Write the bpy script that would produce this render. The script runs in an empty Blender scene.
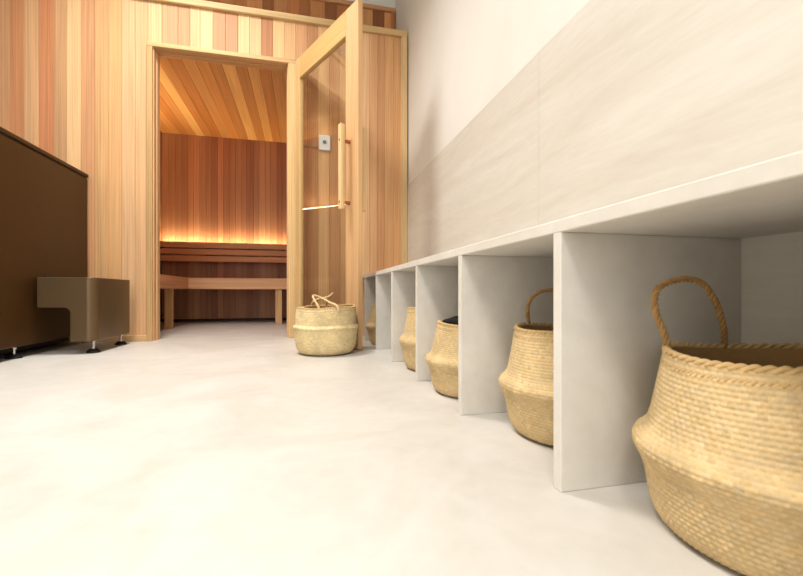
import bpy, bmesh, math, random
from mathutils import Vector, Matrix
random.seed(7)
S = bpy.context.scene
C = S.collection
PI = math.pi

# ------------------------------------------------------------------ camera numbers
TH = math.atan(99 / 415.0)
CT, ST = math.cos(TH), math.sin(TH)
HC = 0.32
YB = 3.05          # front face of the timber wall
XR = 0.77          # tiled right wall
XB = 0.401         # front of the storage bench

def x_on(u, Y):
    """x of the point seen at picture column u on the plane y = Y"""
    q = (u - 401.5) / 415.0
    return Y * (q * CT + ST) / (CT - ST * q)

def lin(c):
    out = []
    for v in c[:3]:
        v = v / 255.0
        out.append(v / 12.92 if v <= 0.04045 else ((v + 0.055) / 1.055) ** 2.4)
    return tuple(out)

# ------------------------------------------------------------------ materials
def new_mat(name):
    m = bpy.data.materials.new(name)
    m.use_nodes = True
    nt = m.node_tree
    return m, nt, nt.nodes['Principled BSDF']

def N(nt, kind, **kw):
    n = nt.nodes.new(kind)
    for k, v in kw.items():
        setattr(n, k, v)
    return n

def flat_mat(name, col, rough=0.5, metal=0.0, spec=0.5):
    m, nt, b = new_mat(name)
    b.inputs['Base Color'].default_value = (*lin(col), 1)
    b.inputs['Roughness'].default_value = rough
    b.inputs['Metallic'].default_value = metal
    b.inputs['Specular IOR Level'].default_value = spec
    n = N(nt, 'ShaderNodeTexNoise')
    n.inputs['Scale'].default_value = 60
    tc = N(nt, 'ShaderNodeTexCoord')
    nt.links.new(tc.outputs['Object'], n.inputs['Vector'])
    r = N(nt, 'ShaderNodeMapRange')
    r.inputs['To Min'].default_value = max(rough - 0.04, 0.02)
    r.inputs['To Max'].default_value = min(rough + 0.04, 1)
    nt.links.new(n.outputs['Fac'], r.inputs['Value'])
    nt.links.new(r.outputs['Result'], b.inputs['Roughness'])
    return m

def wood_mat(name, axis, rough=0.55, amount=0.24):
    """plank colour comes from the mesh attribute 'tint'; grain runs along the given axis"""
    m, nt, b = new_mat(name)
    L = nt.links.new
    at = N(nt, 'ShaderNodeAttribute', attribute_name='tint')
    tc = N(nt, 'ShaderNodeTexCoord')
    off = N(nt, 'ShaderNodeVectorMath', operation='SCALE')
    off.inputs[0].default_value = (3.1, 7.7, 5.3)
    L(at.outputs['Alpha'], off.inputs['Scale'])
    add = N(nt, 'ShaderNodeVectorMath', operation='ADD')
    L(tc.outputs['Object'], add.inputs[0]); L(off.outputs[0], add.inputs[1])
    def scaled(ac, al):
        mp = N(nt, 'ShaderNodeMapping')
        s = [ac, ac, ac]; s[axis] = al
        mp.inputs['Scale'].default_value = s
        L(add.outputs[0], mp.inputs['Vector'])
        return mp.outputs[0]
    n1 = N(nt, 'ShaderNodeTexNoise'); n1.inputs['Scale'].default_value = 1
    n1.inputs['Detail'].default_value = 5; n1.inputs['Distortion'].default_value = 0.6
    L(scaled(75, 1.4), n1.inputs['Vector'])
    n2 = N(nt, 'ShaderNodeTexNoise'); n2.inputs['Scale'].default_value = 1
    n2.inputs['Detail'].default_value = 3; n2.inputs['Distortion'].default_value = 1.5
    L(scaled(16, 0.7), n2.inputs['Vector'])
    n3 = N(nt, 'ShaderNodeTexWave', wave_type='BANDS', bands_direction='X' if axis != 0 else 'Y')
    n3.inputs['Scale'].default_value = 1.0; n3.inputs['Distortion'].default_value = 9
    n3.inputs['Detail'].default_value = 2; n3.inputs['Detail Scale'].default_value = 0.5
    L(scaled(22, 0.9), n3.inputs['Vector'])
    s = N(nt, 'ShaderNodeMath', operation='MULTIPLY_ADD')
    L(n2.outputs['Fac'], s.inputs[0]); s.inputs[1].default_value = 0.8
    L(n1.outputs['Fac'], s.inputs[2])
    s2 = N(nt, 'ShaderNodeMath', operation='MULTIPLY_ADD')
    L(n3.outputs['Fac'], s2.inputs[0]); s2.inputs[1].default_value = 0.22
    L(s.outputs[0], s2.inputs[2])
    r = N(nt, 'ShaderNodeMapRange')
    r.inputs['From Min'].default_value = 0.65; r.inputs['From Max'].default_value = 1.35
    r.inputs['To Min'].default_value = 1 - amount; r.inputs['To Max'].default_value = 1 + amount * 0.45
    L(s2.outputs[0], r.inputs['Value'])
    vm = N(nt, 'ShaderNodeVectorMath', operation='SCALE')
    L(at.outputs['Color'], vm.inputs[0]); L(r.outputs['Result'], vm.inputs['Scale'])
    hs = N(nt, 'ShaderNodeHueSaturation')
    hs.inputs['Saturation'].default_value = 1.0
    L(vm.outputs[0], hs.inputs['Color'])
    L(hs.outputs[0], b.inputs['Base Color'])
    bp = N(nt, 'ShaderNodeBump'); bp.inputs['Strength'].default_value = 0.12
    bp.inputs['Distance'].default_value = 0.002
    L(n1.outputs['Fac'], bp.inputs['Height']); L(bp.outputs[0], b.inputs['Normal'])
    b.inputs['Roughness'].default_value = rough
    b.inputs['Specular IOR Level'].default_value = 0.35
    return m

def stone_mat(name, c0, c1, scale, stretch=(1, 1, 1), rough=0.5, detail=6, bump=0.03, fine=0.0):
    m, nt, b = new_mat(name)
    L = nt.links.new
    tc = N(nt, 'ShaderNodeTexCoord')
    mp = N(nt, 'ShaderNodeMapping'); mp.inputs['Scale'].default_value = stretch
    L(tc.outputs['Object'], mp.inputs['Vector'])
    n = N(nt, 'ShaderNodeTexNoise'); n.inputs['Scale'].default_value = scale
    n.inputs['Detail'].default_value = detail; n.inputs['Roughness'].default_value = 0.62
    n.inputs['Distortion'].default_value = 0.8
    L(mp.outputs[0], n.inputs['Vector'])
    n2 = N(nt, 'ShaderNodeTexNoise'); n2.inputs['Scale'].default_value = scale * 9
    n2.inputs['Detail'].default_value = 4
    L(mp.outputs[0], n2.inputs['Vector'])
    ad = N(nt, 'ShaderNodeMath', operation='MULTIPLY_ADD')
    L(n2.outputs['Fac'], ad.inputs[0]); ad.inputs[1].default_value = fine
    L(n.outputs['Fac'], ad.inputs[2])
    cr = N(nt, 'ShaderNodeValToRGB')
    cr.color_ramp.elements[0].position = 0.34 + fine * 0.4
    cr.color_ramp.elements[1].position = 0.66 + fine * 0.6
    cr.color_ramp.elements[0].color = (*lin(c0), 1)
    cr.color_ramp.elements[1].color = (*lin(c1), 1)
    L(ad.outputs[0], cr.inputs['Fac']); L(cr.outputs['Color'], b.inputs['Base Color'])
    bp = N(nt, 'ShaderNodeBump'); bp.inputs['Strength'].default_value = bump
    bp.inputs['Distance'].default_value = 0.003
    L(n2.outputs['Fac'], bp.inputs['Height']); L(bp.outputs[0], b.inputs['Normal'])
    b.inputs['Roughness'].default_value = rough
    b.inputs['Specular IOR Level'].default_value = 0.4
    return m

def emit_mat(name, col, strength):
    m, nt, b = new_mat(name)
    b.inputs['Base Color'].default_value = (0.8, 0.8, 0.8, 1)
    b.inputs['Emission Color'].default_value = (*col, 1)
    b.inputs['Emission Strength'].default_value = strength
    return m

def glass_mat(name):
    m = bpy.data.materials.new(name); m.use_nodes = True
    nt = m.node_tree; nt.nodes.clear()
    o = N(nt, 'ShaderNodeOutputMaterial'); mx = N(nt, 'ShaderNodeMixShader')
    t = N(nt, 'ShaderNodeBsdfTransparent'); t.inputs['Color'].default_value = (0.95, 0.95, 0.93, 1)
    g = N(nt, 'ShaderNodeBsdfGlossy'); g.inputs['Roughness'].default_value = 0.01
    f = N(nt, 'ShaderNodeFresnel'); f.inputs['IOR'].default_value = 1.55
    ge = N(nt, 'ShaderNodeNewGeometry'); ir = N(nt, 'ShaderNodeMapRange')   # a ray leaving the pane sees the same reflectance as one entering it
    ir.inputs['To Min'].default_value = 1.5; ir.inputs['To Max'].default_value = 1 / 1.5
    nt.links.new(ge.outputs['Backfacing'], ir.inputs['Value']); nt.links.new(ir.outputs[0], f.inputs['IOR'])
    nt.links.new(f.outputs[0], mx.inputs['Fac']); nt.links.new(t.outputs[0], mx.inputs[1])
    nt.links.new(g.outputs[0], mx.inputs[2]); nt.links.new(mx.outputs[0], o.inputs['Surface'])
    return m

def weave_mat(name, tone):
    m, nt, b = new_mat(name)
    L = nt.links.new
    at = N(nt, 'ShaderNodeAttribute', attribute_name='tint')
    tc = N(nt, 'ShaderNodeTexCoord')
    n = N(nt, 'ShaderNodeTexNoise'); n.inputs['Scale'].default_value = 14; n.inputs['Detail'].default_value = 4
    L(tc.outputs['Object'], n.inputs['Vector'])
    n2 = N(nt, 'ShaderNodeTexNoise'); n2.inputs['Scale'].default_value = 260; n2.inputs['Detail'].default_value = 3
    L(tc.outputs['Object'], n2.inputs['Vector'])
    s = N(nt, 'ShaderNodeMath', operation='MULTIPLY_ADD')
    L(n2.outputs['Fac'], s.inputs[0]); s.inputs[1].default_value = 0.5
    L(n.outputs['Fac'], s.inputs[2])
    r = N(nt, 'ShaderNodeMapRange')
    r.inputs['From Min'].default_value = 0.45; r.inputs['From Max'].default_value = 1.05
    r.inputs['To Min'].default_value = 0.80; r.inputs['To Max'].default_value = 1.15
    L(s.outputs[0], r.inputs['Value'])
    vm = N(nt, 'ShaderNodeVectorMath', operation='SCALE')
    L(at.outputs['Color'], vm.inputs[0]); L(r.outputs['Result'], vm.inputs['Scale'])
    mu = N(nt, 'ShaderNodeVectorMath', operation='MULTIPLY')
    L(vm.outputs[0], mu.inputs[0]); mu.inputs[1].default_value = tone
    L(mu.outputs[0], b.inputs['Base Color'])
    b.inputs['Roughness'].default_value = 0.75
    b.inputs['Specular IOR Level'].default_value = 0.25
    return m

M = dict(
    wood_z=wood_mat('timber grain upright', 2),
    wood_y=wood_mat('timber grain in depth', 1),
    wood_x=wood_mat('timber grain across', 0),
    floor=stone_mat('pale microcement', (199, 193, 182), (218, 213, 205), 2.6, (1, 1, 1), 0.42, 8, 0.03, 0.25),
    plaster=stone_mat('white plaster', (232, 227, 217), (238, 233, 224), 1.5, (1, 1, 1), 0.7, 3, 0.02),
    tile=stone_mat('beige stone tile', (211, 203, 189), (224, 218, 207), 3.2, (1, 0.45, 3.6), 0.45, 7, 0.03, 0.35),
    board=stone_mat('pale grey stone board', (217, 210, 198), (231, 225, 215), 4.0, (1, 1, 1), 0.5, 6, 0.02, 0.3),
    brown=flat_mat('brown coated metal', (70, 45, 17), 0.45, 0.15, 0.25),
    brown_light=flat_mat('taupe coated metal', (104, 83, 56), 0.32, 0.4, 0.45),
    black=flat_mat('black rubber', (16, 15, 14), 0.6),
    chrome=flat_mat('threaded steel', (190, 188, 185), 0.25, 1.0),
    glass=glass_mat('clear glass'),
    white=flat_mat('white plastic', (238, 238, 236), 0.35),
    grey=flat_mat('grey plastic', (120, 120, 122), 0.4),
    cloth=flat_mat('charcoal cloth', (40, 39, 40), 0.95, 0, 0.1),
    weave=weave_mat('woven seagrass', (1, 1, 1)),
    led=emit_mat('warm led', (1.0, 0.80, 0.46), 26),
    fill_panel=emit_mat('lamp diffuser', (1.0, 0.96, 0.9), 4),  # glow of the added ceiling fill panels
)

# ------------------------------------------------------------------ mesh builder
class MB:
    def __init__(self):
        self.v, self.f, self.c = [], [], []
    def add(self, verts, faces, col=(200, 200, 200), rnd=None):
        o = len(self.v)
        self.v += [tuple(p) for p in verts]
        a = random.random() if rnd is None else rnd
        cc = (*lin(col), a)
        for f in faces:
            self.f.append([i + o for i in f]); self.c.append(cc)
    def box(self, x0, x1, y0, y1, z0, z1, ch=0.002, col=(200, 200, 200)):
        ch = min(ch, (x1 - x0) * .45, (y1 - y0) * .45, (z1 - z0) * .45)
        X, Y, Z = (x0, x1), (y0, y1), (z0, z1)
        vs, idx = [], {}
        for i in (0, 1):
            for j in (0, 1):
                for k in (0, 1):
                    sx, sy, sz = (1 - 2 * i) * ch, (1 - 2 * j) * ch, (1 - 2 * k) * ch
                    p = (X[i], Y[j], Z[k])
                    idx[i, j, k, 0] = len(vs); vs.append((p[0], p[1] + sy, p[2] + sz))
                    idx[i, j, k, 1] = len(vs); vs.append((p[0] + sx, p[1], p[2] + sz))
                    idx[i, j, k, 2] = len(vs); vs.append((p[0] + sx, p[1] + sy, p[2]))
        fs = []
        def q(*ks): fs.append([idx[k] for k in ks])
        for i in (0, 1):
            q((i, 0, 0, 0), (i, 1, 0, 0), (i, 1, 1, 0), (i, 0, 1, 0))
            q((0, i, 0, 1), (1, i, 0, 1), (1, i, 1, 1), (0, i, 1, 1))
            q((0, 0, i, 2), (1, 0, i, 2), (1, 1, i, 2), (0, 1, i, 2))
        for i in (0, 1):
            for j in (0, 1):
                q((i, j, 0, 0), (i, j, 0, 1), (i, j, 1, 1), (i, j, 1, 0))
                q((i, 0, j, 0), (i, 0, j, 2), (i, 1, j, 2), (i, 1, j, 0))
                q((0, i, j, 1), (0, i, j, 2), (1, i, j, 2), (1, i, j, 1))
                for k in (0, 1):
                    q((i, j, k, 0), (i, j, k, 1), (i, j, k, 2))
        self.add(vs, fs, col)
    def cyl(self, p0, p1, r0, r1=None, n=20, col=(200, 200, 200)):
        r1 = r0 if r1 is None else r1
        p0, p1 = Vector(p0), Vector(p1)
        d = (p1 - p0).normalized()
        a = d.orthogonal().normalized(); b = d.cross(a)
        vs = []
        for p, r in ((p0, r0), (p1, r1)):
            for i in range(n):
                t = 2 * PI * i / n
                vs.append(p + a * (r * math.cos(t)) + b * (r * math.sin(t)))
        fs = [[i, (i + 1) % n, n + (i + 1) % n, n + i] for i in range(n)]
        fs += [list(range(n))[::-1], list(range(n, 2 * n))]
        self.add(vs, fs, col)
    def build(self, name, mat, parent=None, smooth=False):
        me = bpy.data.meshes.new(name)
        me.from_pydata(self.v, [], self.f)
        bm = bmesh.new(); bm.from_mesh(me)
        bmesh.ops.recalc_face_normals(bm, faces=bm.faces)
        bm.to_mesh(me); bm.free()
        at = me.color_attributes.new('tint', 'FLOAT_COLOR', 'CORNER')
        buf = []
        for p in me.polygons:
            for _ in range(p.loop_total):
                buf += self.c[p.index]
        at.data.foreach_set('color', buf)
        if smooth:
            me.polygons.foreach_set('use_smooth', [True] * len(me.polygons))
        me.materials.append(M[mat])
        o = bpy.data.objects.new(name, me); C.objects.link(o)
        if parent: o.parent = parent
        return o

def empty(name, loc=(0, 0, 0), rz=0.0):
    o = bpy.data.objects.new(name, None); C.objects.link(o)
    o.empty_display_size = 0.05
    o.location = loc; o.rotation_euler = (0, 0, rz)
    return o

def tag(o, label, cat, group=None):
    o['label'] = label; o['category'] = cat
    if group: o['group'] = group
    return o

def struct(o, label=None):
    o['kind'] = 'structure'
    if label: o['label'] = label
    return o

def vary(c, a):
    k = 1 + random.uniform(-a, a); w = random.uniform(-a, a) * 0.3
    return tuple(max(0, min(255, v)) for v in (c[0] * k, c[1] * k * (1 + w * .6), c[2] * k * (1 + w)))

# ------------------------------------------------------------------ room shell
X_L, Y_F, Z_C = -2.35, -3.0, 2.95
m = MB(); m.box(X_L - .1, XR + .25, Y_F - .1, 5.15, -0.06, 0, 0.001); fl = struct(m.build('floor', 'floor'))
m = MB(); m.box(X_L - .1, XR + .25, Y_F - .1, 3.62, Z_C, Z_C + .06, 0.001); struct(m.build('ceiling', 'plaster'))
m = MB(); m.box(X_L - .1, X_L, Y_F - .1, 3.62, 0, Z_C, 0.001); struct(m.build('wall_left', 'plaster'))
# right wall: plaster, and the tile cladding on its lower part
m = MB(); m.box(XR + .008, XR + .15, Y_F - .1, 3.62, 0, Z_C, 0.001); struct(m.build('wall_right', 'plaster'))
m = MB()
ys = [Y_F] + [1.245 + 1.2 * k for k in range(-3, 2)] + [YB + .02]
for a, b in zip(ys, ys[1:]):
    if b - a > 0.02:
        m.box(XR, XR + .009, a + .0008, b - .0008, 0.0, 1.127, 0.0008)
struct(m.build('trim_1', 'tile'), 'large beige stone tiles covering the lower right wall')
# wall behind the camera with a wide window
wx0, wx1, wz0, wz1 = -2.0, 0.4, 0.35, 2.6
m = MB()
m.box(X_L, wx0, Y_F - .1, Y_F, 0, Z_C, .001); m.box(wx1, XR + .01, Y_F - .1, Y_F, 0, Z_C, .001)
m.box(wx0, wx1, Y_F - .1, Y_F, 0, wz0, .001); m.box(wx0, wx1, Y_F - .1, Y_F, wz1, Z_C, .001)
struct(m.build('wall_front', 'plaster'))
win = struct(empty('window_1', ((wx0 + wx1) / 2, Y_F, wz0)))
hw = (wx1 - wx0) / 2
m = MB()
for x in (-hw, -.025, hw - .05): m.box(x, x + .05, -.07, -.02, 0, wz1 - wz0, .003)
m.box(-hw, hw, -.07, -.02, 0, .05, .003); m.box(-hw, hw, -.07, -.02, wz1 - wz0 - .05, wz1 - wz0, .003)
m.build('window_frame', 'white', win)

# ------------------------------------------------------------------ timber wall of the sauna (wall_back)
planks = [(0, (205, 160, 110)), (9.5, (198, 142, 92)), (24, (214, 178, 126)), (38.5, (200, 138, 90)), (54, (207, 168, 116)),
          (66.5, (238, 208, 148)), (81, (205, 160, 110)), (94.5, (225, 186, 124)), (108, (220, 179, 118)), (121.5, (229, 194, 140)),
          (135, (230, 193, 138)), (148, (238, 208, 148)), (162, (213, 172, 122)), (178, (206, 162, 112)), (190, (228, 192, 134)), (200, (238, 208, 148)),
          (213, (190, 142, 96)), (225.5, (196, 148, 100)), (238, (236, 205, 142)), (249.5, (234, 200, 140)), (261.5, (176, 122, 76)),
          (273, (236, 202, 138)), (284.5, (228, 190, 130)), (296, (212, 166, 114)), (307, (196, 150, 100)), (318, (234, 198, 138)),
          (329, (202, 158, 108)), (340, (226, 186, 128)), (351, (200, 152, 102)), (362, (236, 202, 148)), (369.5, (226, 184, 130)),
          (377.5, (206, 158, 106)), (384.5, (224, 180, 120)), (393.5, (222, 178, 120)), (401.5, None)]
OX0, OX1, OZ = x_on(153.3, YB), x_on(288, YB), 1.94      # doorway
CX0, CX1, CZ = x_on(147, YB), x_on(296, YB), 1.972      # outside of its casing
ZT = 2.245
m = MB()
seq = [(x_on(u, YB), c) for u, c in planks]
x = seq[0][0]
left = []
while x > X_L:
    left.append((max(x - .1, X_L), x, vary((212, 168, 116), .1))); x -= .1
strips = left + [(a[0], b[0], a[1]) for a, b in zip(seq, seq[1:])]
def plank_part(x0, x1, z0, z1, col):
    m.box(x0 + .0004, x1 - .0004, YB, YB + .018, z0, z1, .0022, col)
for x0, x1, col in strips:
    col = vary(tuple((c * .86 + q * .14) * k for c, q, k in zip(col, (216, 174, 122), (1.0, .945, .97))), .03)
    if x1 <= CX0 + .03 or x0 >= CX1 - .03:
        plank_part(x0, x1, 0.0, ZT, col)
    else:
        if x0 < CX0: plank_part(x0, CX0 + .02, 0.0, OZ + .03, col)
        if x1 > CX1: plank_part(CX1 - .02, x1, 0.0, OZ + .03, col)
        plank_part(x0, x1, OZ + .03, ZT, col)
dk = (150, 100, 60)
m.box(X_L, CX0 + .02, YB + .017, YB + .09, 0, ZT, .001, dk)
m.box(CX1 - .02, XR, YB + .017, YB + .09, 0, ZT, .001, dk)
m.box(CX0 + .02, CX1 - .02, YB + .017, YB + .09, OZ + .03, ZT, .001, dk)
struct(m.build('wall_back', 'wood_z'))
# ledge board on top, corner batten, skirting
m = MB(); m.box(X_L, XR, YB - .022, 3.50, ZT, ZT + .045, .004, (222, 186, 132)); struct(m.build('trim_2', 'wood_x'), 'pale ledge board along the top of the sauna front')
m = MB(); m.box(x_on(401, YB - .01), XR - .0015, YB - .022, YB + .012, 0, ZT, .003, (226, 190, 138)); struct(m.build('trim_3', 'wood_z'), 'pale corner batten')
m = MB(); m.box(-1.36, CX0 + .002, YB - .012, YB + .004, 0, .04, .003, (214, 172, 122)); struct(m.build('baseboard_back', 'wood_x'))
# upper wall set back above the ledge
YU = 3.48
m = MB(); x = X_L
tones = [(186, 122, 74), (222, 162, 106), (204, 138, 86), (150, 94, 56), (214, 148, 94), (194, 126, 76)]
i = 0
while x < XR:
    w = random.choice((.085, .1, .1, .12)); x1 = min(x + w, XR)
    m.box(x + .0004, x1 - .0004, YU, YU + .018, ZT + .045, 2.735, .002, vary(tones[i % 6], .08)); x = x1; i += random.choice((1, 1, 2))
m.box(X_L, XR, YU + .017, YU + .06, ZT + .045, 2.735, .001, (120, 70, 40))
struct(m.build('wall_back_upper', 'wood_z'))
m = MB(); m.box(X_L, XR, YU - .02, YU + .03, 2.715, 2.75, .003, (214, 160, 112)); struct(m.build('trim_4', 'wood_x'), 'reddish rail on top of the set back timber wall')
m = MB(); m.box(XR - .03, XR - .001, YU - .018, YU + .01, ZT + .045, 2.715, .003, (190, 120, 74)); struct(m.build('trim_5', 'wood_z'), 'reddish corner batten on the set back timber wall')
m = MB(); m.box(X_L, XR + .01, YU + .012, YU + .1, 2.735, Z_C, .001); struct(m.build('wall_back_top', 'plaster'))

# ------------------------------------------------------------------ door frame (casing + jambs) : door_1 ; leaf hangs open
Wd = (226, 186, 128)
dr = struct(empty('door_1', ((OX0 + OX1) / 2, YB, 0)))
cx = (OX0 + OX1) / 2
m = MB()
m.box(CX0 - cx, OX0 - .002 - cx, -.014, .012, 0, OZ + .003, .003, (208, 166, 112))
m.box(OX1 + .002 - cx, CX1 - cx, -.014, .012, 0, OZ + .003, .003, (230, 190, 132))
m.build('casing_upright', 'wood_z', dr)
m = MB(); m.box(CX0 - cx, CX1 - cx, -.014, .012, OZ + .002, CZ, .003, (214, 174, 120)); m.build('casing_head', 'wood_x', dr)
m = MB()
m.box(OX0 - .022 - cx, OX0 + .004 - cx, .004, .10, 0, OZ + .02, .002, (222, 176, 126))
m.box(OX1 - .004 - cx, OX1 + .022 - cx, .004, .10, 0, OZ + .02, .002, (222, 176, 126))
m.box(OX0 + .002 - cx, OX0 + .010 - cx, .045, .10, 0, OZ - .006, .002, (230, 184, 136))
m.box(OX1 - .010 - cx, OX1 - .002 - cx, .045, .10, 0, OZ - .006, .002, (230, 184, 136))
m.build('jamb', 'wood_z', dr)
m = MB(); m.box(OX0 - .02 - cx, OX1 + .02 - cx, .004, .10, OZ, OZ + .022, .002, (196, 146, 96))
m.box(OX0 - cx, OX1 - cx,   .045, .10, OZ - .006, OZ + .002, .002, (196, 146, 96)); m.build('jamb_head', 'wood_x', dr)

# ---- open leaf. local: x along the leaf from the hinge, -y = inner face (seen), thickness towards +y
DL = 0.80
leaf = empty('sauna_door', (-0.049, 2.998, 0), math.atan2(-.9016, .4325))
tag(leaf, 'glazed timber sauna door standing open with wooden bar handles', 'door')
# leaf direction (.4325,-.9016); its left normal (+y local) is (.9016,.4325) = outer face
TK = .032; Z0, Z1 = .006, 1.942
Lw = (232, 192, 130)
SH, SF, RT, RB = .062, .132, .148, .20
m = MB(); m.box(0, SH, 0, TK, Z0, Z1, .003, (220, 180, 122)); m.build('stile', 'wood_z', leaf)
m = MB(); m.box(DL - SF, DL, 0, TK, Z0, Z1, .003, (226, 180, 128)); m.build('stile', 'wood_z', leaf)
m = MB(); m.box(SH, DL - SF, 0, TK, Z1 - RT, Z1, .003, (214, 172, 110)); m.build('top_rail', 'wood_x', leaf)
m = MB(); m.box(SH, DL - SF, 0, TK, Z0, Z0 + RB, .003, (222, 180, 120)); m.build('bottom_rail', 'wood_x', leaf)
m = MB(); m.box(SH - .002, DL - SF + .002, TK * .5 - .003, TK * .5 + .003, Z0 + RB - .002, Z1 - RT + .002, .0005); g = m.build('glass_pane', 'glass', leaf)
for side in (-1, 1):
    yb = (-.055 if side < 0 else TK + .04)
    m = MB(); t = .715 if side < 0 else .742
    m.box(t - .016, t + .016, yb - .012, yb + .014, .785, 1.26, .003, (236, 200, 146))
    bar = m.build('handle', 'wood_z', leaf)
    m = MB()
    for z in (.825, 1.17):
        if side < 0:
            m.cyl((t, yb + .012, z), (t, .001, z), .010, n=14, col=(168, 104, 62)); m.cyl((t, yb - .0135, z), (t, yb - .011, z), .006, n=10, col=(140, 84, 50))
        else:
            m.cyl((t, TK - .001, z), (t, yb - .010, z), .010, n=14, col=(168, 104, 62))
    m.build('handle_peg', 'wood_x', bar)

# control plate on the timber wall beside the doorway (seen through the glass)
px_, pz_ = x_on(324.5, YB), 1.40
pl = empty('control_plate', (px_, YB, pz_))
tag(pl, 'small white square control plate on the timber wall, seen through the door glass', 'control plate')
m = MB(); m.box(-.041, .041, -.014, 0, -.055, .055, .004); m.build('plate', 'white', pl)
m = MB(); m.cyl((0, -.013, .004), (0, -.020, .004), .014, .012, 20); m.build('knob', 'grey', pl)
m = MB(); m.cyl((-.22, -.006, -.040), (-.04, -.006, -.036), .0035, n=8); m.build('thin_rod', 'grey', pl)  # thin grey rod running sideways from the plate

# ------------------------------------------------------------------ sauna interior
SX0, SX1, SY0, SY1, SZ = -1.475, 0.74, YB + .09, 4.95, 2.04
SW = [(192, 138, 102), (180, 124, 90), (200, 148, 110), (170, 114, 82), (196, 142, 104), (186, 130, 94)]
def lined(name, horiz, a0, a1, mk, mat, cols, amt=.1, lo=.05, hi=.075):
    global m
    m = MB(); a = a0
    while a < a1 - 1e-6:
        b = min(a + random.uniform(lo, hi), a1)
        mk(a + .0004, b - .0004, vary(random.choice(cols), amt * .6)); a = b
    return m
lined('', 0, SX0, SX1, lambda a, b, c: m.box(a, b, SY1, SY1 + .016, 0.03, SZ, .0022, c), 'wood_z', SW)
m.box(SX0 - .02, SX1 + .02, SY1 + .015, SY1 + .06, 0, SZ + .05, .001, (60, 34, 20)); struct(m.build('wall_sauna_back', 'wood_z'))
lined('', 0, SY0, SY1, lambda a, b, c: m.box(SX0 - .016, SX0, a, b, 0.03, SZ, .0022, c), 'wood_z', SW)
m.box(SX0 - .06, SX0 - .015, SY0, SY1 + .06, 0, SZ + .05, .001, (60, 34, 20)); struct(m.build('wall_sauna_left', 'wood_z'))
lined('', 0, SY0, SY1, lambda a, b, c: m.box(SX1, SX1 + .016, a, b, 0.03, SZ, .0022, c), 'wood_z', SW)
m.box(SX1 + .015, SX1 + .06, SY0, SY1 + .06, 0, SZ + .05, .001, (60, 34, 20)); struct(m.build('wall_sauna_right', 'wood_z'))
SC = [(210, 152, 88), (198, 134, 72), (222, 168, 100), (186, 122, 64), (214, 156, 90), (204, 142, 78), (230, 180, 110)]
lined('', 0, SX0, SX1, lambda a, b, c: m.box(a, b, SY0, SY1, SZ, SZ + .016, .0022, c), 'wood_y', SC, .06, .08, .1)
m.box(SX0, SX1, SY0, SY1, SZ + .015, SZ + .06, .001, (60, 34, 20)); struct(m.build('ceiling_sauna', 'wood_y'))

# bench: L shape, fascia, slatted seat, posts, backrest
BF, BX, BZ0, BZ1 = 4.36, -1.07, .352, .462
sb = empty('sauna_bench', (-.3, 4.6, 0))
tag(sb, 'L-shaped slatted timber bench along the back of the sauna on square posts', 'bench')
def L_(x, y): return x + .3, y - 4.6
def lbox(mb, x0, x1, y0, y1, z0, z1, ch=.003, col=(190, 120, 76)):
    mb.box(x0 + .3, x1 + .3, y0 - 4.6, y1 - 4.6, z0, z1, ch, col)
m = MB(); lbox(m, BX, SX1 - .002, BF, BF + .028, BZ0, BZ1, .003, (232, 178, 132)); m.build('fascia', 'wood_x', sb)
m = MB(); lbox(m, BX - .028, BX, SY0 + .28, BF + .028, BZ0, BZ1, .003, (222, 164, 120)); m.build('fascia', 'wood_y', sb)
for k in range(6):
    y = BF + .03 + k * .092
    m = MB(); lbox(m, BX, SX1 - .002, y, y + .084, BZ1 - .028, BZ1, .003, vary((196, 128, 82), .06)); m.build('seat_slat', 'wood_x', sb)
for k in range(4):
    x = SX0 + .005 + k * .094
    m = MB(); lbox(m, x, x + .086, SY0 + .28, SY1 - .005, BZ1 - .028, BZ1, .003, vary((196, 128, 82), .06)); m.build('seat_slat', 'wood_y', sb)
for (x, y) in ((-1.155, 4.07), (-.235, 4.40), (-1.155, 3.50), (.60, 4.40)):
    m = MB(); lbox(m, x - .032, x + .032, y - .02, y + .02, 0, BZ0 + .05 if y > 4.2 else BZ1 - .03, .003, (224, 176, 122)); m.build('post', 'wood_z', sb)
br = empty('bench_backrest', (-.3, 4.84, .652))
tag(br, 'timber backrest of three horizontal rails lit from behind along the sauna back wall', 'backrest')
for k in range(3):
    z = k * .073
    m = MB(); m.box(SX0 + .002 + .3, SX1 - .002 + .3, -.011, .011, z, z + .062, .003, vary((222, 166, 122), .04)); m.build('rail', 'wood_x', br)
for x in (-1.0, -.1, .7):
    m = MB(); m.box(x - .02 + .3, x + .02 + .3, .010, .109, .01, .162, .002, (150, 90, 54)); m.build('bracket', 'wood_z', br)
m = MB(); m.box(SX0 + .002 + .3, SX1 - .002 + .3, .0105, .1095, .162, .172, .001, (150, 90, 54)); m.build('light_block', 'wood_x', br)  # unseen board added to stop LED glow leaking through the rail gaps
m = MB(); m.box(SX0 + .01 + .3, SX1 - .01 + .3, .080, .098, .186, .194, .001); m.build('led_strip', 'led', br)
# rail with light along the left sauna wall (seen mirrored in the door glass)
lr = empty('wall_light_rail', (SX0, 4.0, 1.17))
tag(lr, 'timber light rail on the left sauna wall, glowing along its top', 'light rail')
m = MB(); m.box(.05, .07, -.75, .52, 0, .07, .003, (186, 112, 70)); m.build('rail', 'wood_y', lr)
m = MB(); m.box(.0, .05, -.75, .52, 0.02, .035, .002, (150, 90, 54)); m.build('bracket', 'wood_y', lr)
m = MB(); m.box(.032, .049, -.75, .52, .066, .083, .001); m.build('led_strip', 'led', lr)

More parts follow.
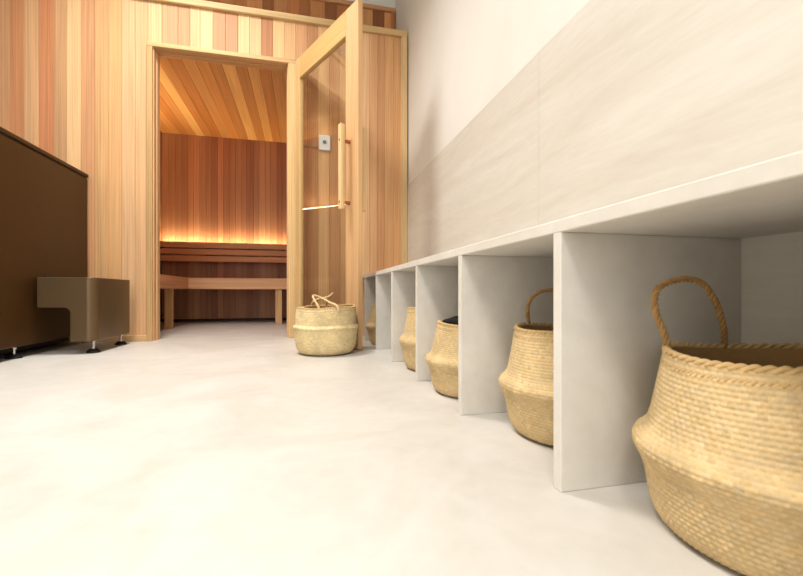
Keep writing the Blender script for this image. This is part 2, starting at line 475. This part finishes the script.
# ------------------------------------------------------------------ storage bench on the right
bn = empty('storage_bench', (XB, 1.4, 0))
tag(bn, 'long pale stone-look bench with open cubbies along the tiled wall', 'bench')
m = MB(); m.box(0, XR - XB, -1.75, YB - 1.4 - .0225, .417, .4375, .0015); m.build('bench_top', 'board', bn)
pitch = .4285
for k in range(-1, 6):
    y = .607 + pitch * k - 1.4 - .021
    m = MB(); m.box(0.0005, XR - XB, y, y + .021, 0, .417, .0012); m.build('divider', 'board', bn)

# ------------------------------------------------------------------ woven baskets
def curve_pts(P, n, closed=False):
    P = [Vector(p) for p in P]; out = []
    for i in range(len(P) - 1):
        p0 = P[i - 1] if i else P[0] * 2 - P[1]
        p1, p2 = P[i], P[i + 1]
        p3 = P[i + 2] if i + 2 < len(P) else P[-1] * 2 - P[-2]
        for k in range(n):
            t = k / n
            out.append(.5 * ((2 * p1) + (p2 - p0) * t + (2 * p0 - 5 * p1 + 4 * p2 - p3) * t * t + (3 * p1 - p0 - 3 * p2 + p3) * t ** 3))
    out.append(P[-1]); return out

def sweep(mb, pts, rad, n, col, phase=None, amp=0.0, tone=None):
    """tube along pts; with amp > 0 the centre winds round the path (phase in radians per point)"""
    up = None; rings = []
    for i, p in enumerate(pts):
        d = (pts[min(i + 1, len(pts) - 1)] - pts[max(i - 1, 0)]).normalized()
        up = (d.orthogonal() if up is None else up - d * up.dot(d)).normalized()
        b = d.cross(up)
        c = p
        if amp: c = p + up * (amp * math.cos(phase[i])) + b * (amp * math.sin(phase[i]))
        rings.append([c + up * (rad * math.cos(2 * PI * k / n)) + b * (rad * math.sin(2 * PI * k / n)) for k in range(n)])
    vs = [v for r in rings for v in r]
    fs = [[i * n + k, i * n + (k + 1) % n, (i + 1) * n + (k + 1) % n, (i + 1) * n + k] for i in range(len(rings) - 1) for k in range(n)]
    fs += [list(range(n))[::-1], list(range((len(rings) - 1) * n, len(rings) * n))]
    mb.add(vs, fs, col)

def rope(name, P, R, parent, col, pitch=.026, smooth_n=10):
    pts = curve_pts(P, smooth_n)
    m = MB(); acc = 0; ph = [0]
    for a, b in zip(pts, pts[1:]):
        acc += (b - a).length; ph.append(2 * PI * acc / pitch)
    for s in range(3):
        sweep(m, pts, R * .56, 7, vary(col, .08), [p + s * 2 * PI / 3 for p in ph], R * .5)
    return m.build(name, 'weave', parent, smooth=True)

BASE_COL = (214, 186, 138)
def basket_body(profile, row=.0066, stitches=100, amp=.0023, wob=None, seed=1, thick=.007, base=None):
    base = base or BASE_COL
    rnd = random.Random(seed)
    pr = curve_pts([(r, 0, z) for r, z in profile], 24)
    # resample by arc length: four samples per woven row
    L = [0]
    for a, b in zip(pr, pr[1:]): L.append(L[-1] + (b - a).length)
    nr = int(L[-1] / row); per = 4; ns = nr * per
    samp = []; j = 0
    for i in range(ns + 1):
        s = L[-1] * i / ns
        while j < len(L) - 2 and L[j + 1] < s: j += 1
        t = (s - L[j]) / max(L[j + 1] - L[j], 1e-9)
        samp.append(pr[j].lerp(pr[j + 1], t))
    nrm = []
    for i in range(ns + 1):
        d = (samp[min(i + 1, ns)] - samp[max(i - 1, 0)]).normalized()
        nrm.append(Vector((d.z, 0, -d.x)))
    A = stitches * 4
    tones = {}
    vs, fs, cs = [], [], []
    for i in range(ns + 1):
        rw, q = divmod(i, per)
        hrow = abs(math.sin(PI * (i / per))) ** .7
        for k in range(A):
            th = 2 * PI * k / A
            ph = th * stitches + 2.3 * rw + 1.6 * (q / per)          # twill: alternate rows are staggered and slanted
            h = amp * (hrow * (.52 + .48 * math.cos(ph)))
            r = samp[i].x + nrm[i].x * h; z = samp[i].z + nrm[i].z * h
            if wob:
                dr_, dz_ = wob(th, z); r += dr_; z += dz_
            vs.append((r * math.cos(th), r * math.sin(th), max(z, 0.0)))
    for i in range(ns):
        for k in range(A):
            fs.append((i * A + k, i * A + (k + 1) % A, (i + 1) * A + (k + 1) % A, (i + 1) * A + k))
            key = (i // per, int((k + 1.46 * (i // per)) % A) // 4)
            if key not in tones:
                t = rnd.gauss(1, .022); w = rnd.gauss(0, .025)
                c = lin((min(255, base[0] * t), min(255, base[1] * t * (1 - w * .3)), min(255, base[2] * t * (1 - w))))
                tones[key] = (*c, rnd.random())
            cs.append(tones[key])
    # inner skin
    o = len(vs); B = 72; idx = list(range(ns, -1, -6))
    for i in idx:
        for k in range(B):
            th = 2 * PI * k / B
            r = max(samp[i].x - nrm[i].x * thick, .001); z = samp[i].z - nrm[i].z * thick
            if wob:
                dr_, dz_ = wob(th, z); r += dr_; z += dz_
            vs.append((r * math.cos(th), r * math.sin(th), max(z, .004)))
    for a in range(len(idx) - 1):
        for k in range(B):
            fs.append((o + a * B + k, o + (a + 1) * B + k, o + (a + 1) * B + (k + 1) % B, o + a * B + (k + 1) % B)); cs.append((*lin((190, 150, 98)), .5))
    mb = MB(); mb.v, mb.f, mb.c = vs, fs, cs
    return mb

def rim_band(R, z, wob=None, n=64, rad=.0050):
    """braided rim: two strands winding round the mouth, with a stitched row beneath"""
    mb = MB()
    K = n * 8
    def ring(r0, z0, rr, amp, strands, turns, col):
        for s in range(strands):
            rings = []
            for k in range(K + 1):
                th = 2 * PI * k / K; a = turns * th + s * 2 * PI / strands
                r = r0 + amp * math.cos(a); zz = z0 + amp * math.sin(a)
                if wob:
                    dr_, dz_ = wob(th, zz); r += dr_; zz += dz_
                for q in range(7):
                    t = 2 * PI * q / 7
                    rings.append(((r + rr * math.cos(t)) * math.cos(th), (r + rr * math.cos(t)) * math.sin(th), zz + rr * math.sin(t)))
            f = [[k * 7 + q, k * 7 + (q + 1) % 7, (k + 1) * 7 + (q + 1) % 7, (k + 1) * 7 + q] for k in range(K) for q in range(7)]
            mb.add(rings, f, vary(col, .05))
    ring(R, z, rad * .62, rad * .5, 2, n // 2, (214, 180, 126))
    ring(R + .003, z - .016, rad * .42, rad * .34, 2, n, (206, 168, 112))
    return mb

PROFILE_UP = [(.004, .006), (.06, .005), (.112, .003), (.130, .007), (.1405, .022), (.146, .045), (.1505, .07), (.156, .088), (.162, .100), (.166, .110),
              (.1645, .119), (.156, .127), (.1485, .136), (.1435, .152), (.138, .18), (.1325, .211), (.128, .236)]
PROFILE_FOLD = [(.004, .006), (.07, .005), (.118, .004), (.138, .014), (.152, .038), (.160, .075), (.163, .105), (.1655, .128), (.170, .136),
                (.170, .144), (.163, .150), (.1575, .158), (.1575, .19), (.156, .22), (.152, .242)]
def wob_up(th, z):
    k = max(z, 0) / .25
    return .0022 * k * math.sin(2 * th + .7) + .0018 * k * math.sin(5 * th), .0035 * k * k * math.sin(3 * th + 1.1)
def wob_fold(th, z):
    k = max(z, 0) / .25
    return .002 * k * math.sin(3 * th + .4), .006 * k * k * (math.cos(th - .5) ** 1) + .003 * k * math.sin(4 * th)

def handle_points(mid, half, R, z, height, lean=0.0, splay=.0, thick=0.0):
    """loop between the rim points mid-half and mid+half; the loop stands up and leans outwards"""
    a, b = mid - half, mid + half
    pa, pb = Vector((R * math.cos(a), R * math.sin(a), z)), Vector((R * math.cos(b), R * math.sin(b), z))
    out = Vector((math.cos(mid), math.sin(mid), 0)); al = (pb - pa).normalized(); ln = (pb - pa).length
    pts = [pa + Vector((0, 0, -.022)) ]
    for t, h, s in ((0, 0, 0), (.0, .35, -.10), (.07, .68, -.09), (.26, .95, 0), (.5, 1.0, 0), (.74, .93, 0), (.93, .66, .09), (1.0, .34, .07), (1, 0, 0)):
        pts.append(pa + al * (ln * (t + s * splay)) + Vector((0, 0, height * h)) + out * (lean * h))
    pts.append(pb + Vector((0, 0, -.022)))
    return pts
HANDLE_COL = (172, 134, 84)

GRP = None
up_body = basket_body(PROFILE_UP, wob=wob_up, seed=3)
up_rim = rim_band(.126, .2375, wob_up)
proto = empty('woven_basket')
b0 = up_body.build('basket_body', 'weave', proto, smooth=True)
r0 = up_rim.build('rim', 'weave', proto, smooth=True)

def make_basket(first, loc, rz, label, handles, sz=1.0):
    if first: r = proto
    else:
        r = proto.copy(); C.objects.link(r)
        for ch in (b0, r0):
            c = ch.copy(); C.objects.link(c); c.parent = r
    r.location = loc; r.rotation_euler = (0, 0, rz); r.scale = (1, 1, sz)
    tag(r, label, 'basket', 'woven baskets in the bench cubbies')
    for h in handles:
        rope('handle', px_path(h, loc) if isinstance(h, list) else handle_points(*h), .0050, r, HANDLE_COL)
    return r
D = math.radians
Yk = [.607 + pitch * k for k in range(-1, 6)]
def px_path(path, c):
    out = []
    for u, v, d in path:
        l = (u - 401.5) / 415 * d
        out.append(Vector((l * CT + d * ST - c[0], -l * ST + d * CT - c[1], HC - (v - 292.5) / 415 * d)))
    return out
make_basket(True, (.600, .409, 0), 0, 'round woven basket with a raised loop handle in the nearest cubby, largest in view',
            [[(671, 366, .590), (668.5, 349, .590), (664, 333, .594), (657, 316, .600), (654.5, 300, .606), (659, 288, .612), (673, 281, .622), (690, 279.5, .632), (704, 285, .641), (715, 301, .650), (721, 318, .656), (724, 334, .660), (724, 349, .660)], (D(-78), D(38), .120, .243, .06, .03, .6)])
make_basket(False, (.604, .832, 0), 0, 'woven basket with upright dark loop handle half hidden behind the nearest divider panel',
            [[(529, 330, 1.05), (528.4, 321, 1.05), (527.6, 310, 1.05), (530.5, 300, 1.05), (537, 293.5, 1.045), (546, 290.5, 1.04), (560, 290, 1.03), (574, 292, 1.02), (586, 300, 1.01), (590, 312, 1.0), (591, 322, 1.0), (590, 330, 1.0)], (D(-60), D(38), .120, .243, .07, 0, .6)])
make_basket(False, (.550, 1.256, 0), D(40), 'woven basket holding a dark cloth in its mouth inside a bench cubby', [], .93)
make_basket(False, (.560, 1.675, 0), D(75), 'woven basket showing only a narrow slice, beyond the basket with the dark cloth', [], 1.06)
make_basket(False, (.548, 2.54, 0), D(110), 'shadowed woven basket in the farthest cubby beside the open sauna door', [])

# dark cloth lying in the mouth of the third basket
bm = bmesh.new()
bmesh.ops.create_uvsphere(bm, u_segments=40, v_segments=18, radius=1)
for v in bm.verts:
    a = math.atan2(v.co.y, v.co.x); rr = math.hypot(v.co.x, v.co.y)
    z = v.co.z
    z = (abs(z) ** .55) * (1 if z > 0 else -1)
    v.co = Vector((v.co.x * .112, v.co.y * .112, z * .017 + .004 * math.sin(5 * v.co.x + 3 * v.co.y) * rr + .003 * math.sin(4 * a)))
bmesh.ops.recalc_face_normals(bm, faces=bm.faces)
me = bpy.data.meshes.new('cloth'); bm.to_mesh(me); bm.free(); me.materials.append(M['cloth'])
me.polygons.foreach_set('use_smooth', [True] * len(me.polygons))
cl = bpy.data.objects.new('folded_cloth', me); C.objects.link(cl); cl.location = (.550, 1.256, .2225)
tag(cl, 'dark charcoal cloth stuffed in the mouth of a woven basket', 'cloth')

# basket on the floor by the door
fb = empty('woven_basket', (.121, 2.232, 0))
tag(fb, 'squat pale woven basket with crossed handles standing on the floor by the open door', 'basket')
basket_body(PROFILE_FOLD, wob=wob_fold, seed=9, row=.0085, stitches=76, base=(230, 207, 158)).build('basket_body', 'weave', fb, smooth=True)
rim_band(.150, .2435, wob_fold).build('rim', 'weave', fb, smooth=True)
def from_px(u, v, d):
    l = (u - 401.5) / 415 * d
    return Vector((l * CT + d * ST - .121, -l * ST + d * CT - 2.232, HC - (v - 292.5) / 415 * d))
for path in ([(319, 312, 2.055), (318, 306, 2.062), (314.5, 300, 2.09), (313.3, 296, 2.13), (317, 296.3, 2.15), (324, 299.3, 2.15), (331, 303, 2.12), (336, 305, 2.07), (338, 308, 2.05), (338.3, 312, 2.05)],
             [(311, 309, 2.32), (311.5, 305, 2.32), (314, 301, 2.29), (320, 298.6, 2.24), (328, 297, 2.20), (332.4, 293.6, 2.19), (331, 296, 2.22), (327.5, 299.5, 2.27), (326.6, 304, 2.32), (326.6, 309, 2.33)]):
    rope('handle', [from_px(*p) for p in path], .0062, fb, (230, 198, 150), .03)

# ------------------------------------------------------------------ brown tub and its housing
TX = -1.33
tb = empty('plunge_tub', (TX - .42, 2.0, 0))
tag(tb, 'large dark brown panelled tub on black feet against the timber wall', 'tub')
m = MB(); m.box(-.42, .42, -1.05, 1.035, .058, 1.045, .006); m.build('body', 'brown', tb)
m = MB(); m.box(-.424, .424, -1.054, 1.038, 1.050, 1.072, .004); m.build('lid', 'brown', tb)
m = MB(); m.box(-.415, .415, -1.045, 1.03, 1.044, 1.051, .0005); m.build('seal', 'black', tb)
m = MB(); m.box(-.36, .34, -.98, .98, .02, .059, .002); m.build('shade_block', 'black', tb)  # black block added to deepen the shade in the gap under the tub
def foot(parent, x, y, top):
    m = MB(); m.cyl((x, y, 0), (x, y, .008), .032, .031, 24); m.cyl((x, y, .008), (x, y, .02), .031, .018, 24); f = m.build('foot', 'black', parent)
    m = MB(); m.cyl((x, y, .019), (x, y, top), .0065, n=12); m.cyl((x, y, top - .014), (x, y, top - .006), .012, n=6); m.build('stem', 'chrome', f)
for sx in (-.36, .385):
    for y in (-.85, .40): foot(tb, sx, y, .0585)

hx0, hx1, hy0, hy1, hz0, hzn, hz1, hxn = -1.302, -1.045, 2.46, 2.935, .068, .243, .398, -1.158
hs = empty('pump_housing', (hx1 - .1, (hy0 + hy1) / 2, 0))
tag(hs, 'low taupe metal housing with rounded corner and notched underside beside the brown tub', 'housing')
ox, oy = hx1 - .1, (hy0 + hy1) / 2
prof = [(hx0, hz1), (hx0, hzn)]
rf = .03
for k in range(7):
    a = PI / 2 - k * PI / 12
    prof.append((hxn - rf + rf * math.cos(a), hzn - rf + rf * math.sin(a)))
prof += [(hxn, hz0), (hx1, hz0), (hx1, hz1)]
bm = bmesh.new()
va = [bm.verts.new((x - ox, hy0 - oy, z)) for x, z in prof]; vb = [bm.verts.new((x - ox, hy1 - oy, z)) for x, z in prof]
bm.faces.new(va); bm.faces.new(vb[::-1])
n = len(prof)
for i in range(n): bm.faces.new((va[(i + 1) % n], va[i], vb[i], vb[(i + 1) % n]))
bm.edges.ensure_lookup_table()
ed = [e for e in bm.edges if all(abs(v.co.x - (hx1 - ox)) < 1e-5 for v in e.verts) and abs(e.verts[0].co.y - e.verts[1].co.y) < 1e-6]
bmesh.ops.bevel(bm, geom=ed, offset=.042, segments=10, profile=.5, affect='EDGES')
bmesh.ops.recalc_face_normals(bm, faces=bm.faces)
me = bpy.data.meshes.new('shell'); bm.to_mesh(me); bm.free(); me.materials.append(M['brown_light'])
sh = bpy.data.objects.new('shell', me); C.objects.link(sh); sh.parent = hs
bv = sh.modifiers.new('b', 'BEVEL'); bv.width = .003; bv.segments = 2; bv.limit_method = 'ANGLE'; bv.angle_limit = D(50)
for p in me.polygons: p.use_smooth = True
wn = sh.modifiers.new('n', 'WEIGHTED_NORMAL'); wn.keep_sharp = True
m = MB(); m.cyl((-.135, -.19, hz1 - .001), (-.135, -.19, hz1 + .010), .011, .010, 16); m.cyl((-.11, -.19, hz1 - .001), (-.11, -.19, hz1 + .006), .009, .008, 16); m.build('knob', 'black', hs)
foot(hs, -1.085 - ox, 2.535 - oy, .0685); foot(hs, -1.085 - ox, 2.88 - oy, .0685)

# ------------------------------------------------------------------ lights
W = bpy.data.worlds.new('World'); S.world = W; W.use_nodes = True
W.node_tree.nodes['Background'].inputs['Color'].default_value = (.93, .97, 1.0, 1)
W.node_tree.nodes['Background'].inputs['Strength'].default_value = 1.2

def area(name, loc, rot, sx, sy, power, col=(1, 1, 1), spread=180):
    l = bpy.data.lights.new(name, 'AREA'); l.shape = 'RECTANGLE'; l.size = sx; l.size_y = sy
    l.energy = power; l.color = col; l.spread = D(spread)
    o = bpy.data.objects.new(name, l); C.objects.link(o); o.location = loc; o.rotation_euler = rot
    return o
area('window_daylight', ((wx0 + wx1) / 2, Y_F - .02, (wz0 + wz1) / 2), (D(90), 0, 0), wx1 - wx0 - .1, wz1 - wz0 - .1, 40, (.94, .975, 1.0))
for (x, y) in ((-.75, -1.6), (-.75, .3), (-.75, 2.1)):  # unseen panels added overhead to brighten the room and its far end
    m = MB(); m.box(x - .3, x + .3, y - .3, y + .3, Z_C - .03, Z_C, .004)
    o = m.build('ceiling_fill', 'fill_panel'); o.location = (0, 0, 0)
    tag(o, 'square ceiling light panel', 'fill light', 'added ceiling fill panels')
    area('ceiling_fill_lamp', (x, y, Z_C - .034), (0, 0, 0), .58, .58, 30 if y < 1 else 44, (1, .985, .965), 130 if y < 1 else 132)
# led strips inside the sauna
area('sauna_led_lamp', ((SX0 + SX1) / 2, 4.90, .852), (PI, 0, 0), SX1 - SX0 - .04, .03, 7.5, (1, .80, .48), 150)
area('sauna_rail_lamp', (SX0 + .04, 3.90, 1.262), (PI, 0, 0), .018, 1.2, 4.5, (1, .80, .48), 100)

# ------------------------------------------------------------------ camera
cd = bpy.data.cameras.new('Camera'); co = bpy.data.objects.new('Camera', cd); C.objects.link(co)
co.location = (0, 0, HC); co.rotation_euler = (D(90), 0, -TH)
cd.sensor_width = 36; cd.lens = 415 / 803 * 36; cd.shift_y = 4.5 / 803
cd.clip_start = .02
cd.dof.use_dof = True; cd.dof.focus_distance = 2.0; cd.dof.aperture_fstop = 9
S.camera = co
S.view_settings.view_transform = 'Standard'; S.view_settings.look = 'None'
S.view_settings.exposure = -0.22; S.view_settings.gamma = 1; S.view_settings.use_curve_mapping = False
S.cycles.max_bounces = 10; S.cycles.diffuse_bounces = 3; S.cycles.use_denoising = True
S.cycles.sample_clamp_indirect = 8
